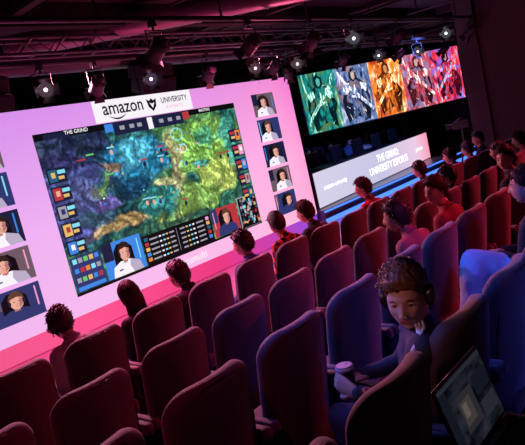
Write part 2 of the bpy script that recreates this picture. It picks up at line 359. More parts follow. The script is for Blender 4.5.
# ---------------------------------------------------------------- hero panel displays
hp=empty('hanging_display_row',(12.4,8.93,1.85),math.radians(-22.2))
L=5.467; H=1.5; w=L/5
b=MB(); b.box((L/2,.08,H/2),(L+.04,.14,H+.04))
for i in range(6): b.cyl((L*i/5*.98+.05,.08,H),(L*i/5*.98+.05,.08,CEIL-1.85),.02)
b.obj('frame',[_m['led_cabinet']],hp,smooth=False)
pal=[((.001,.03,.04),(.01,.26,.22),(.60,1.,.75),(.10,.20,.05)),((.01,.015,.06),(.14,.22,.45),(1.,.92,.95),(.35,.20,.22)),((.20,.01,.005),(.95,.24,.03),(1.,.90,.55),(.35,.03,.02)),((.07,.02,.06),(.60,.08,.12),(1.,.85,.82),(.20,.20,.40)),((.04,.005,.10),(.90,.04,.04),(.25,.55,1.),(.10,.15,.75))]
def art(name,c0,c1,c2,sc,off,lo=.38,hi=.68,mul=1.,rot=.6,dist=1.5,c3=None):
    m,n,l,bs=emit_nodes(name)
    tc=n.new('ShaderNodeTexCoord'); no=n.new('ShaderNodeTexNoise'); no.inputs['Scale'].default_value=sc; no.inputs['Detail'].default_value=8; no.inputs['Distortion'].default_value=dist
    mp=n.new('ShaderNodeMapping'); mp.inputs['Location'].default_value=(off*3.1,off*2.,off*1.7); mp.inputs['Rotation'].default_value=(0,rot,0); mp.inputs['Scale'].default_value=(1.8,1,.7)
    l.new(tc.outputs['Object'],mp.inputs['Vector']); l.new(mp.outputs[0],no.inputs['Vector'])
    r=n.new('ShaderNodeValToRGB'); e=r.color_ramp.elements; e[0].position=lo; e[0].color=(*c0,1); e[1].position=hi; e[1].color=(*c2,1); x=e.new(lo+(hi-lo)*.6); x.color=(*c1,1)
    l.new(no.outputs['Fac'],r.inputs['Fac']); out=r.outputs['Color']
    if c3:
        nb=n.new('ShaderNodeTexNoise'); nb.inputs['Scale'].default_value=3.5; nb.inputs['Detail'].default_value=3; l.new(tc.outputs['Object'],nb.inputs['Vector'])
        q=n.new('ShaderNodeMapRange'); q.inputs['From Min'].default_value=.50; q.inputs['From Max'].default_value=.62; q.inputs['To Max'].default_value=.75; l.new(nb.outputs['Fac'],q.inputs['Value'])
        k=n.new('ShaderNodeMix'); k.data_type='RGBA'; l.new(q.outputs[0],k.inputs['Factor']); l.new(out,k.inputs[6]); k.inputs[7].default_value=(*c3,1); out=k.outputs[2]
    l.new(out,bs.inputs['Emission Color']); bs.inputs['Emission Strength'].default_value=mul
    return m
for i,(c0,c1,c2,c3) in enumerate(pal):
    b=MB(); b.box((w*(i+.5),-.002,H/2),(w-.02,.02,H-.02))
    c=w*(i+.5); s=[1,-1,1,-1,1][i]; rr=random.Random(40+i)
    def P(pts,mi,y=-.016): b.poly([(c+s*p[0]*w,p[1]*H) for p in pts],y,mi)
    def jag(pts,amt):
        out=[]
        for k in range(len(pts)):
            a=pts[k]; d=pts[(k+1)%len(pts)]
            out.append(a); out.append(((a[0]+d[0])/2+rr.uniform(-amt,amt),(a[1]+d[1])/2+rr.uniform(-amt,amt)))
        return out
    P(jag([(-.30,.03),(-.40,.40),(-.26,.70),(-.05,.80),(.20,.74),(.42,.42),(.34,.03),(.1,.14),(-.1,.12)],.05),1)
    P(jag([(-.14,.30),(-.19,.62),(-.09,.74),(.11,.74),(.19,.60),(.14,.32),(.0,.24)],.025),2,-.018)
    P(jag([(-.12,.36),(-.20,.03),(-.07,.02),(.0,.28),(.12,.03),(.23,.04),(.13,.36)],.015),2,-.019)
    P(jag([(-.17,.70),(-.34,.66),(-.30,.52),(-.16,.58)],.03),3,-.020); P(jag([(.15,.72),(.33,.68),(.34,.53),(.18,.58)],.03),3,-.020)
    P([(-.27,.55),(-.36,.36),(-.28,.30),(-.20,.50)],2,-.0195); P([(.26,.55),(.30,.40),(.10,.34),(.08,.40),(.20,.44),(.18,.52)],2,-.0195)
    P(jag([(-.12,.78),(-.10,.90),(.0,.97),(.10,.90),(.12,.78),(.0,.72)],.015),1,-.0205); P([(-.05,.79),(-.055,.87),(.0,.90),(.055,.87),(.05,.79),(.0,.75)],4,-.022)
    P([(-.46,.22),(-.42,.17),(.30,.70),(.44,.90),(.46,.97),(.38,.92),(.24,.74)],3,-.023)
    P([(-.02,.60),(.0,.70),(.04,.6),(.01,.42)],3,-.0225); P([(-.12,.46),(.13,.50),(.13,.46),(-.12,.42)],3,-.0225)
    for _ in range(22):
        x0_=rr.uniform(-.46,.38); z0_=rr.uniform(.05,.92); a=rr.uniform(.4,1.2); ln=rr.uniform(.04,.14); wd=rr.uniform(.006,.018)
        x1_=min(.47,x0_+ln*math.cos(a)); z1_=min(.97,z0_+ln*math.sin(a))
        P([(x0_,z0_),(x0_+wd,z0_-wd),(x1_,z1_)],3 if _%2 else 2,-.024)
    ms=[art('led_poster_art_%d'%i,c0,c1,c2,2.2,i*3.,.34,.70,1.4,.7,2.,c3=c3),art('poster_dark_%d'%i,tuple(k*.2 for k in c0),tuple(a*.12 for a in c1),tuple(a*.6 for a in c1),4,i+7.,.38,.78),art('poster_mid_%d'%i,tuple(k*.5 for k in c0),tuple(a*.7 for a in c1),c1,6,i+3.,.40,.64,1.3,c3=tuple(a*.8 for a in c3)),art('poster_light_%d'%i,tuple(a*.8 for a in c1),c1,c2,7,i+5.,.34,.56,1.4),emat('poster_face_%d'%i,((.10,.5,.4),(.7,.5,.45),(.75,.30,.12),(.7,.42,.38),(.6,.25,.3))[i])]
    b.obj('panel_%d'%(i+1),ms,hp,smooth=False,fix=False)

# ---------------------------------------------------------------- stage
b=MB(); b.box((14.45,8.62,.15),(8.6,2.5,.3)); b.box((14.45,7.362,.06),(8.6,.015,.1),1); b.box((14.45,7.362,.265),(8.6,.015,.035),1)
b.box((14.45,7.365,.16),(8.6,.01,.08),2)
b.obj('stage',[mat('stage_floor',(.10,.10,.14),.3,var=.2,bscale=10),emat('led_strip_blue',(.06,.18,1.),2.),mat('stage_fascia',(.02,.02,.04),.4)],smooth=False,bevel=0)
dk=empty('player_desk',(10.35,7.62,.3),math.radians(4.5))
b=MB(); LD=6.9
b.box((LD/2,.03,.40),(LD,.05,.80)); b.box((LD/2,.42,.77),(LD,.8,.04))
for i in range(6): b.box((.1+i*(LD-.2)/5,.4,.38),(.05,.6,.76))
b.obj('frame',[mat('desk_black',(.02,.02,.025),.5)],dk,smooth=False,bevel=.004)
m,n,l,bs=emit_nodes('led_desk_front'); tc=n.new('ShaderNodeTexCoord'); sp=n.new('ShaderNodeSeparateXYZ'); l.new(tc.outputs['Generated'],sp.inputs[0])
r=n.new('ShaderNodeValToRGB'); l.new(sp.outputs['X'],r.inputs['Fac']); e=r.color_ramp.elements; e[0].color=(.70,.66,.85,1); e[1].color=(1.,.35,.50,1); x=e.new(.5); x.color=(.58,.58,.80,1); x=e.new(.85); x.color=(.86,.62,.82,1)
l.new(r.outputs['Color'],bs.inputs['Emission Color']); bs.inputs['Emission Strength'].default_value=.98
b=MB(); b.box((LD/2,-.003,.40),(LD-.06,.012,.76)); b.obj('front_display',[m],dk,smooth=False)
wb=emat('led_text_white',(1.,1.,1.),1.6)
text('front_text','THE GRIND:',(3.9,-.013,.56),.26,wb,dk); text('front_text_2','UNIVERSITY ESPORTS',(3.9,-.013,.30),.26,wb,dk)
text('front_text_3','amazon university',(.35,-.013,.40),.15,wb,dk,'LEFT')
text('front_text_4','partner',(6.1,-.013,.4),.18,wb,dk)
b=MB()
for i in range(6):
    xx=.65+i*1.12
    b.cushion(.28,.17,.03,.01,.008,fn=(lambda X,Y,Z,xx=xx:(X+xx,Y+.3,Z+1.02)),mi=0); b.box((xx,.32,.83),(.05,.03,.12)); b.box((xx,.33,.795),(.2,.16,.015))
b.obj('monitors',[mat('monitor_black',(.015,.015,.02),.3)],dk)

# ---------------------------------------------------------------- seats
m_fab=mat('seat_fabric',(.055,.024,.034),.62,bump=.35,bscale=260,var=.25,sheen=.5)
m_fab2=mat('seat_piping',(.04,.018,.025),.5)
m_pl=mat('seat_plastic',(.02,.016,.024),.45)
def seat_mesh():
    b=MB()
    def fb(x,y,z):
        Z=z+.725; return (x, y+(1.075-Z)*.17+1.0*x*x+.045, Z)
    b.cushion(.238,.35,.095,.115,.042,fn=fb,mi=0,puff=.010,ns=8,nc=8)
    pts=[]
    for k in range(61):
        a=math.pi*k/60
        x=.223*math.copysign(abs(math.cos(a))**.5,math.cos(a)); zz_=(.58+ .480*(abs(math.sin(a))**.5))
        pts.append((x,(1.075-zz_)*.17+1.0*x*x+.006,zz_))
    b.tube(pts,[.005]*len(pts),mi=1,n=6)
    b.cushion(.225,.235,.13,.05,.045,fn=lambda x,y,z:(x,z+.33+.0,y+.43-.03*(z/.235)*-1),mi=0,puff=.02)
    for s in (-1,1):
        b.cushion(.20,.034,.050,.03,.016,fn=lambda x,y,z,s=s:(s*.262+y,x+.27,z+.655),mi=0)
        b.box((s*.262,.27,.33),(.03,.24,.60),2); b.box((s*.262,.27,.015),(.045,.34,.03),2)
    b.box((0,.28,.34),(.50,.3,.05),2)
    b.box((0,.28,.17),(.06,.12,.3),2)
    return b.mesh('theater_seat_mesh',[m_fab,m_fab2,m_pl])
SM=seat_mesh()
try: SM.set_sharp_from_angle(angle=math.radians(60))
except Exception: pass
def seat(x,y,z):
    o=bpy.data.objects.new('theater_seat',SM); scene.collection.objects.link(o); o.location=(x,y,z)
XA,XB,XC,XD=2.13,1.50,1.51,1.60
for k in range(-2,16): seat(XA+.583*k,3.6,ZA)
for k in range(-1,16): seat(XB+.578*k,2.67,ZB+.001)
for k in range(-1,16): seat(XC+.585*k,1.77,ZCc+.001)
for k in range(-1,13): seat(XD+.585*k,.95,ZD+.001)
for k in range(1,13): seat(XD+.585*k,.08,ZE+.001)

# ---------------------------------------------------------------- people
def S(a,b,x):
    t=max(0,min(1,(x-a)/(b-a))); return t*t*(3-2*t)
def head_pt(x,y,z):
    px=.072*x; py=.094*y; pz=.120*z
    if z<0:
        k=-z; px*=1+.10*math.sin(math.pi*min(k,1))-.16*k
        py*= (1-.35*k) if y<0 else (1+.08*k)
    u=px; w=pz; f=S(.15,.6,y); d=0
    t=(.018-w)/.052
    if 0<t: 
        prof=min(t,1)*.025*(1-S(.95,1.25,t)); wd=.008+.006*min(t,1)
        d+=prof*math.exp(-(u/wd)**2)
    d+=-.012*math.exp(-((abs(u)-.030)/.015)**2-((w-.004)/.012)**2)
    d+=.006*math.exp(-((w-.026)/.008)**2)*math.exp(-((abs(u)-.026)/.026)**2)
    d+=.005*math.exp(-((abs(u)-.045)/.012)**2-((w+.018)/.013)**2)
    d+=-.005*math.exp(-((abs(u)-.044)/.012)**2-((w+.058)/.018)**2)
    d+=.006*math.exp(-(u/.022)**2-((w+.055)/.005)**2)+.006*math.exp(-(u/.019)**2-((w+.068)/.005)**2)
    d+=-.004*math.exp(-(u/.02)**2-((w+.0615)/.0025)**2)-.005*math.exp(-(u/.03)**2-((w+.080)/.007)**2)
    d+=.009*math.exp(-(u/.022)**2-((w+.100)/.014)**2)
    return Vector((px,py+f*d,pz))
def hairline(y): return float(np.interp(y,[-1,-.5,-.2,.05,.3,.6,.85,1],[-.085,-.07,-.035,.0,.012,.045,.062,.066]))
def make_head(parent,c,fwd,skin,hairm,style='short',res=26,scale=1.,upv=(0,0,1),phones=False):
    f=Vector(fwd).normalized(); r=f.cross(Vector(upv)).normalized(); u=r.cross(f)
    R=Matrix((r,f,u)).transposed(); c=Vector(c)
    T=lambda p:c+R@(Vector(p)*scale)
    lip=mat('lips_'+skin.name,tuple(a*b for a,b in zip(skin.node_tree.nodes['Principled BSDF'].inputs['Base Color'].default_value[:3],(.75,.42,.42))),.45)
    wh=mat('eye_white',(.6,.56,.56),.3); ir=mat('eye_iris',(.02,.02,.022),.15)
    b=MB(); rg=res; sg=res*2; vs=[]; us=[]
    for i in range(rg+1):
        t=math.pi*i/rg
        for k in range(sg):
            a=2*math.pi*k/sg; n_=(math.sin(t)*math.cos(a),math.sin(t)*math.sin(a),math.cos(t)); us.append(n_); vs.append(head_pt(*n_))
    for i in range(rg):
        for k in range(sg):
            q=(i*sg+k,(i+1)*sg+k,(i+1)*sg+(k+1)%sg,i*sg+(k+1)%sg)
            cc=sum((vs[j] for j in q),Vector())/4
            isl = cc.y>.05 and abs(cc.x)<.024 and abs(cc.z+.0615)<.011*(1-(cc.x/.026)**2)+.001
            b.f.append(list(q)); b.m.append(1 if isl else 0)
    b.v+= [tuple(T(p)) for p in vs]
    Rr=R
    for s in (-1,1):
        b.ball(T((s*.030,.0685,.004)),.0125*scale,2,seg=12,rg=8)
        b.ball(T((s*.030,.0770,.0020)),.0066*scale,3,seg=10,rg=6)
        b.tube([T((s*.030-.015,.074,.004)),T((s*.030,.0830,.0115)),T((s*.030+.015,.074,.004))],[.0025*scale,.0042*scale,.0025*scale],mi=0,n=6)
        b.tube([T((s*.030-.014,.075,-.002)),T((s*.030,.0815,-.0055)),T((s*.030+.014,.075,-.002))],[.002*scale,.003*scale,.002*scale],mi=0,n=6)
        b.tube([T((s*.030-.014,.076,.003)),T((s*.030,.0848,.0082)),T((s*.030+.014,.076,.003))],[.0012*scale]*3,mi=3,n=6)
        b.tube([T((s*.014,.089,.022)),T((s*.030,.0895,.0265)),T((s*.047,.080,.021))],[.0026*scale,.0032*scale,.0015*scale],mi=4,n=6)
        pts=[(s*.068,-.002,-.03),(s*.075,-.006,-.022),(s*.081,-.014,0),(s*.083,-.016,.016),(s*.079,-.006,.026),(s*.071,.004,.018),(s*.070,.006,.0)]
        b.tube([T(p) for p in pts],[.006*scale]*7,mi=0,n=8); b.ball(T((s*.074,-.004,0)),(.007*scale,.012*scale,.022*scale),0,M=Rr,seg=8,rg=6)
        b.ball(T((s*.009,.104,-.031)),(.006*scale,.008*scale,.006*scale),0,M=Rr,seg=8,rg=6)
    b.obj('head',[skin,lip,wh,ir,hairm],parent,auto=False)
    h=MB(); hv=[]; mk=[]
    for n_ in us:
        p=head_pt(*n_); m_=p.z-hairline(n_[1]); mk.append(m_)
        if style=='curly':
            side=S(.03,.065,p.z); thk=(.005+.016*side)*S(-.002,.03,m_)+.002+.014*S(.2,.9,n_[1])*side
            thk+=.006*side*noise.noise(Vector(n_)*7)
        else:
            thk=(.020 if style!='buzz' else .006)*S(-.002,.03,m_)+.002
            if style=='messy': thk*=1.25; thk+=.008*S(0,.02,m_)*noise.noise(Vector(n_)*6)
            else: thk+=.005*S(0,.02,m_)*noise.noise(Vector(n_)*4+c)
        hv.append(T(p+Vector(n_)*thk))
    fs=[]
    for i in range(rg):
        for k in range(sg):
            q=(i*sg+k,(i+1)*sg+k,(i+1)*sg+(k+1)%sg,i*sg+(k+1)%sg)
            if sum(1 for j in q if mk[j]>-.003)>=3: fs.append(q)
    h.add(hv,fs,0)
    rr=random.Random(int(c.x*100))
    if style in('curly','messy','short'):
        cnt={'curly':620,'messy':150,'short':90}[style]
        for _ in range(cnt):
            for __ in range(30):
                n_=Vector((rr.gauss(0,1),rr.gauss(0,1),rr.gauss(0,1)+.5)).normalized(); p=head_pt(*n_)
                if p.z-hairline(n_.y)>.0 and (style!='curly' or p.z>.055): break
            else: continue
            if style=='curly':
                base=p+n_*.010; ln=rr.uniform(.030,.055); dirv=(Vector((.55,-.55,0))+n_*.55+Vector((rr.gauss(0,.15),rr.gauss(0,.15),rr.gauss(0,.1)))).normalized(); wv=rr.uniform(0,6)
                tn=dirv.cross(n_).normalized()
                q=[T(base+dirv*ln*k/6+n_*.010*math.sin(k/6*math.pi)+tn*.004*math.sin(wv+k*.9)-n_*.018*(k/6)**2) for k in range(7)]
                h.tube(q,[.0022*scale,.0030*scale,.0030*scale,.0028*scale,.0024*scale,.0018*scale,.0008*scale],mi=0,n=5)
            elif style=='messy':
                base=p+n_*.018; t1=n_.cross(Vector((rr.gauss(0,1),rr.gauss(0,1),rr.gauss(0,1)))).normalized(); t2=n_.cross(t1)
                q=[]; rad=rr.uniform(.008,.016); turns=rr.uniform(.3,.7); ln=rr.uniform(.010,.024)
                for k in range(8):
                    a=k/7*turns*2*math.pi; q.append(T(base+t1*rad*math.cos(a)+t2*rad*math.sin(a)+n_*ln*k/7))
                h.tube(q,[.004*scale]*7+[.001],mi=0,n=5)
            else:
                base=p+n_*.014; dn_=(Vector((0,-.3,-1))-n_*Vector((0,-.3,-1)).dot(n_)).normalized()
                q=[T(base+dn_*.028*k/4+n_*.008*math.sin(k/4*math.pi)) for k in range(5)]
                h.tube(q,[.004*scale,.0055*scale,.005*scale,.004*scale,.0015*scale],mi=0,n=5)
    if style=='long':
        h.tube([T((0,-.04,.06)),T((0,-.075,-.02)),T((0,-.08,-.10)),T((0,-.085,-.20)),T((0,-.08,-.27))],[(.07,.05),(.085,.045),(.09,.04),(.085,.035),(.05,.02)],side=r,mi=0,n=18)
    if style=='cap':
        h.tube([T((0,.04,.062)),T((0,.15,.045))],[(.062,.012),(.045,.006)],side=r,mi=0,n=16)
    h.obj('hair',[hairm],parent,auto=False)
    if phones:
        p_=MB(); pts=[]
        for k in range(21):
            a=math.pi*k/20; pts.append(T((.088*math.cos(a),-.012,.010+.140*math.sin(a))))
        p_.tube(pts,[(.012*scale,.004*scale)]*21,side=f,n=10)
        for s in(-1,1):
            p_.tube([T((s*.072,-.006,.0)),T((s*.078,-.006,.0)),T((s*.094,-.008,.0)),T((s*.102,-.008,.0))],[(.030*scale,.036*scale),(.034*scale,.041*scale),(.033*scale,.040*scale),(.024*scale,.030*scale)],side=f,n=24,flat=True)
        p_.obj('headphones',[mat('headphone_black',(.015,.015,.018),.35)],parent)

def make_hand(parent,w,d,nrm,side,curl,skin,name,thumb_curl=.5,sc=1.):
    d=Vector(d).normalized(); nrm=Vector(nrm); nrm=(nrm-d*nrm.dot(d)).normalized(); s=d.cross(nrm)*side; w=Vector(w); b=MB()
    b.tube([w-d*.02*sc,w+d*.02*sc,w+d*.06*sc,w+d*.088*sc],[(.026*sc,.019*sc),(.034*sc,.017*sc),(.041*sc,.015*sc),(.040*sc,.011*sc)],side=s,n=14)
    for off,ln in ((.030,.070),(.010,.080),(-.010,.075),(-.029,.058)):
        p=w+d*.082*sc+s*off*sc; pts=[p]; A=0
        for k,fr in enumerate((.45,.31,.24)):
            A+=curl*(.6+.25*k); dd=d*math.cos(A)+nrm*math.sin(A)
            p=p+dd*ln*fr*sc; pts.append(p)
        b.tube(pts,[.0088*sc,.0082*sc,.0076*sc,.0066*sc],side=s,n=10)
    p=w+d*.028*sc+s*.030*sc; dd=(d*.7+s*.75).normalized(); pts=[p]
    for k,ln in enumerate((.035,.03,.024)):
        p=p+dd*ln*sc; pts.append(p); dd=(dd+nrm*thumb_curl*.8-s*.25*thumb_curl+d*.2).normalized()
    b.tube(pts,[.013*sc,.0105*sc,.009*sc,.0075*sc],side=nrm,n=10)
    b.obj(name,[skin],parent,auto=False)

def make_person(name,J,side,mats,vox=.018,fold=.004,headspec=None,hands=None,loc=(0,0,0),rz=0.,slim=1.,legk=1.):
    e=empty(name,loc,rz); b=MB(); bones=[]
    V=lambda k:Vector(J[k])
    def T(pts,rads,lab,sd=side):
        pts=[Vector(p) for p in pts]; b.tube(pts,rads,side=sd,n=16)
        R=[max(r) if isinstance(r,tuple) else r for r in rads]
        for i in range(len(pts)-1): bones.append((pts[i],pts[i+1],R[i],R[i+1],lab))
    sl=slim
    pe,wa,ch,nb,nt=V('pelvis'),V('waist'),V('chest'),V('neckb'),V('neckt')
    um=ch.lerp(nb,.62)
    T([pe,pe.lerp(wa,.5),wa,wa.lerp(ch,.55),ch,um],[(.175*sl,.125*sl),(.165*sl,.12*sl),(.15*sl,.11*sl),(.165*sl,.115*sl),(.18*sl,.12*sl),(.14*sl,.09*sl)],0)
    T([ch.lerp(nb,.6),nb],[(.11,.085),(.068,.064)],0)
    T([nb,nt],[(.056,.056),(.052,.054)],3)
    for s in 'lr':
        sh,el,wr=V('sh_'+s),V('el_'+s),V('wr_'+s)
        T([um.lerp(sh,.3),sh],[(.07,.07),(.066,.066)],0)
        T([sh,sh.lerp(el,.5),el],[.064,.055,.047],0)
        T([el,el.lerp(wr,.4),wr],[.047,.044,.034],mats.get('fore',0))
        hp_,kn,an,to=V('hip_'+s),V('kn_'+s),V('an_'+s),V('to_'+s)
        T([hp_,hp_.lerp(kn,.5),kn],[(.098*sl),.085*sl*legk,.066*legk],1)
        T([kn,kn.lerp(an,.35),an],[.064*legk,.060*legk,.044*legk],1)
        T([an+Vector((0,0,-.01)),an.lerp(to,.5)+Vector((0,0,-.005)),to],[.044,(.046,.040),(.044,.028)],2)
    me=b.mesh('tmp',[]); o=bpy.data.objects.new('tmp',me); scene.collection.objects.link(o)
    r=o.modifiers.new('r','REMESH'); r.mode='VOXEL'; r.voxel_size=vox
    sm=o.modifiers.new('s','SMOOTH'); sm.factor=.6; sm.iterations=int(5 if vox>.014 else 8)
    dg=bpy.context.evaluated_depsgraph_get(); dg.update()
    me2=bpy.data.meshes.new_from_object(o.evaluated_get(dg)); bpy.data.objects.remove(o)
    me2.name='body'
    no=[v.normal.copy() for v in me2.vertices]
    for v,nn in zip(me2.vertices,no):
        q=v.co; a=noise.noise(Vector((q.x*14,q.y*14,q.z*9)))+.5*noise.noise(q*32)
        v.co=q+nn*fold*a
    fc=np.empty(len(me2.polygons)*3); me2.polygons.foreach_get('center',fc); fc=fc.reshape(-1,3)
    best=np.full(len(fc),1e9); lab=np.zeros(len(fc),int)
    for a,c,ra,rc,lb in bones:
        A=np.array(a);B=np.array(c); AB=B-A; t=np.clip(((fc-A)@AB)/max(AB@AB,1e-9),0,1)
        dd=np.linalg.norm(fc-(A+t[:,None]*AB),axis=1)/(ra+(rc-ra)*t)
        k=dd<best; best[k]=dd[k]; lab[k]=lb
    for mm in (mats['shirt'],mats['trousers'],mats['shoes'],mats['skin']): me2.materials.append(mm)
    me2.polygons.foreach_set('material_index',lab.astype(np.int32)); me2.polygons.foreach_set('use_smooth',[True]*len(fc)); me2.update()
    bo=bpy.data.objects.new('body',me2); scene.collection.objects.link(bo); bo.parent=e
    cb=MB(); dn=(nt-nb).normalized(); sdv=Vector(side); sdv=(sdv-dn*sdv.dot(dn)).normalized(); tt=dn.cross(sdv); pts=[nb+dn*.012+sdv*.062*math.cos(a)+tt*.062*math.sin(a) for a in [2*math.pi*k/16 for k in range(17)]]
    cb.tube(pts,[(.011)]*17,n=8)
    if mats.get('hood'):
        back=Vector((0,-1,0))
        cb.tube([nb+sdv*.08+back*.02,nb+sdv*.055+back*.07-dn*.03,nb+back*.085-dn*.045,nb-sdv*.055+back*.07-dn*.03,nb-sdv*.08+back*.02],[(.024,.028),(.028,.036),(.030,.042),(.028,.036),(.024,.028)],n=12)
    cb.obj('collar',[mats['shirt']],e,auto=False)
    if headspec: make_head(e,**headspec)
    if hands is None:
        for s,sg in (('l',-1),('r',1)):
            d=(V('wr_'+s)-V('el_'+s)).normalized()+Vector((0,.3,-.15)); make_hand(e,V('wr_'+s)+(V('wr_'+s)-V('el_'+s)).normalized()*.02,d,(0,0,-1),1 if s=='l' else -1,.35,mats['skin'],'hand_'+s)
    else:
        for k,h in hands.items(): make_hand(e,skin=mats['skin'],name='hand_'+k,**h)
    return e

skins=[mat('skin_light',(.62,.36,.27),.5,bump=.05,bscale=120),mat('skin_tan',(.45,.24,.16),.5,bump=.05,bscale=120)]
hairs=dict(black=mat('hair_black',(.012,.01,.012),.45,bump=.6,bscale=160),brown=mat('hair_brown',(.035,.018,.012),.6,bump=.6,bscale=160,spec=.2),blond=mat('hair_light_brown',(.17,.07,.028),.45,bump=.4,bscale=200,var=.5))
def cloth(nm,c): return mat('cloth_'+nm,c,.85,bump=.25,bscale=150,var=.12)
jeans=cloth('jeans',(.05,.07,.16)); blackc=cloth('black',(.018,.018,.024)); shoes=mat('shoe_rubber',(.03,.03,.035),.6)
def seated(x,y,z,shirt,hair='black',style='short',lean=0.,yaw=0.,skin=0,tilt=-.05,dx=0.,scale=.93,rz=0.,name='seated_man',vox=.022,fwd=0.,slim=1.,arms='lap',phones=False,hood=False):
    hy=.34+fwd
    def L(p):
        v=Vector(p)-Vector((0,hy,.5)); v=Matrix.Rotation(-lean,3,'X')@v; return v+Vector((0,hy,.5))
    J=dict(pelvis=(0,hy,.545),waist=L((0,hy-.03,.69)),chest=L((0,hy-.04,.88)),neckb=L((0,hy-.02,1.05)),neckt=L((0,hy+.01,1.13)))
    for s,g in (('l',-1),('r',1)):
        J['sh_'+s]=L((g*.175,hy-.02,.985)); J['hip_'+s]=(g*.085,hy+.02,.54); J['kn_'+s]=(g*.13,hy+.40,.56); J['an_'+s]=(g*.12,hy+.36,.10); J['to_'+s]=(g*.13,hy+.50,.045)
        if arms=='lap': J['el_'+s]=L((g*.235,hy+.02,.72)); J['wr_'+s]=(g*.11,hy+.23,.675)
        elif arms=='desk': J['el_'+s]=L((g*.23,hy+.08,.76)); J['wr_'+s]=(g*.14,hy+.33,.82)
    hc=L((0,hy+.03,1.22)); f=Vector((math.sin(-yaw)*math.cos(tilt),math.cos(yaw)*math.cos(tilt),math.sin(tilt)))
    for k in J: J[k]=Vector(J[k])*scale
    return make_person(name,J,(1,0,0),dict(shirt=shirt,trousers=jeans,shoes=shoes,skin=skins[skin],hood=hood),vox=vox,
        headspec=dict(c=hc*scale,fwd=f,skin=skins[skin],hairm=hairs[hair],style=style,res=22,scale=1.,phones=phones),loc=(x+dx,y,z),rz=rz,slim=slim)
grey=cloth('grey',(.35,.33,.36)); navy=cloth('navy',(.05,.09,.22)); pinkc=cloth('pink',(.42,.14,.17)); redc=cloth('red',(.32,.04,.05)); white=cloth('white',(.6,.58,.6)); lblue=cloth('light_blue',(.42,.55,.78))
mp_=bpy.data.materials.new('cloth_plaid'); n,l=nodes_of(mp_); bs=n['Principled BSDF']; bs.inputs['Roughness'].default_value=.9
tc=n.new('ShaderNodeTexCoord'); cks=n.new('ShaderNodeTexChecker'); cks.inputs['Scale'].default_value=18; cks.inputs['Color1'].default_value=(.60,.08,.05,1); cks.inputs['Color2'].default_value=(.02,.015,.03,1)
l.new(tc.outputs['Object'],cks.inputs['Vector']); l.new(cks.outputs[0],bs.inputs['Base Color'])
AX=lambda k:XA+.583*k
seated(AX(0),3.6,0,grey,'black','messy',lean=.42,yaw=-.5,dx=.07,scale=.95,tilt=-.2,hood=True)
seated(AX(1),3.6,0,blackc,'brown','long',lean=.34,name='seated_woman',yaw=-.2,dx=.10)
seated(AX(2),3.6,0,blackc,'black','messy',lean=.40,yaw=.2,dx=.10)
seated(AX(3),3.6,0,navy,'black','messy',lean=.05,yaw=.3,dx=.20,scale=.95,hood=True)
seated(AX(4),3.6,0,mp_,'black','cap',lean=.16,yaw=-.3,dx=.28,skin=1,scale=.99,hood=True)
seated(AX(5),3.6,0,blackc,'brown','messy',lean=.22,yaw=.2,dx=.26,scale=.98)
seated(AX(7),3.6,0,redc,'brown','messy',lean=.12,yaw=.5,dx=.28,scale=.98)
seated(AX(10),3.6,0,blackc,'black','short',lean=.05)
seated(AX(12),3.6,0,navy,'brown','short',lean=.1,yaw=.4,phones=True)
seated(AX(13),3.6,0,pinkc,'black','short',lean=.0)
seated(AX(14),3.6,0,blackc,'black','short',lean=.0,yaw=.8,scale=1.0)
for k,c_,h_ in ((9,blackc,'black'),(12,blackc,'black'),(14,pinkc,'brown')):
    seated(XB+.578*k,2.67,ZB,c_,h_,'messy' if k==12 else 'short',lean=.05*(k%3),yaw=.3*(k%2),hood=k%2==0)
seated(XC+.585*4,1.77,ZCc,pinkc,'black','messy',lean=.28,yaw=.3,dx=.24,scale=.95)
seated(XC+.585*5,1.77,ZCc,redc,'brown','short',lean=.12,yaw=1.2,dx=.22,scale=.99)
seated(XC+.585*8,1.77,ZCc,blackc,'brown','messy',lean=-.05,yaw=1.5,scale=.99,dx=-.15)
seated(XC+.585*11,1.77,ZCc,redc,'black','short',lean=.1,yaw=.5)

# person at right edge with crossed legs
J=dict(pelvis=(3.95,1.30,.77),waist=(3.95,1.25,.91),chest=(3.95,1.22,1.10),neckb=(3.95,1.23,1.26),neckt=(3.95,1.25,1.34),
 sh_l=(3.77,1.24,1.19),el_l=(3.76,1.30,.96),wr_l=(3.88,1.48,1.00),sh_r=(4.13,1.24,1.19),el_r=(4.18,1.33,.95),wr_r=(4.03,1.52,.98),
 hip_l=(3.88,1.32,.80),kn_l=(3.72,1.60,1.0),an_l=(3.50,1.60,.72),to_l=(3.40,1.68,.64),hip_r=(4.02,1.32,.77),kn_r=(4.0,1.62,.77),an_r=(4.0,1.52,.31),to_r=(4.0,1.60,.26))
for k_ in J: J[k_]=Vector(J[k_])
make_person('seated_man',J,(1,0,0),dict(shirt=blackc,trousers=lblue,shoes=shoes,skin=skins[0]),vox=.014,fold=.009,legk=1.4,
  headspec=dict(c=(3.95,1.27,1.43),fwd=(-.2,1,0),skin=skins[0],hairm=hairs['brown'],style='short'))

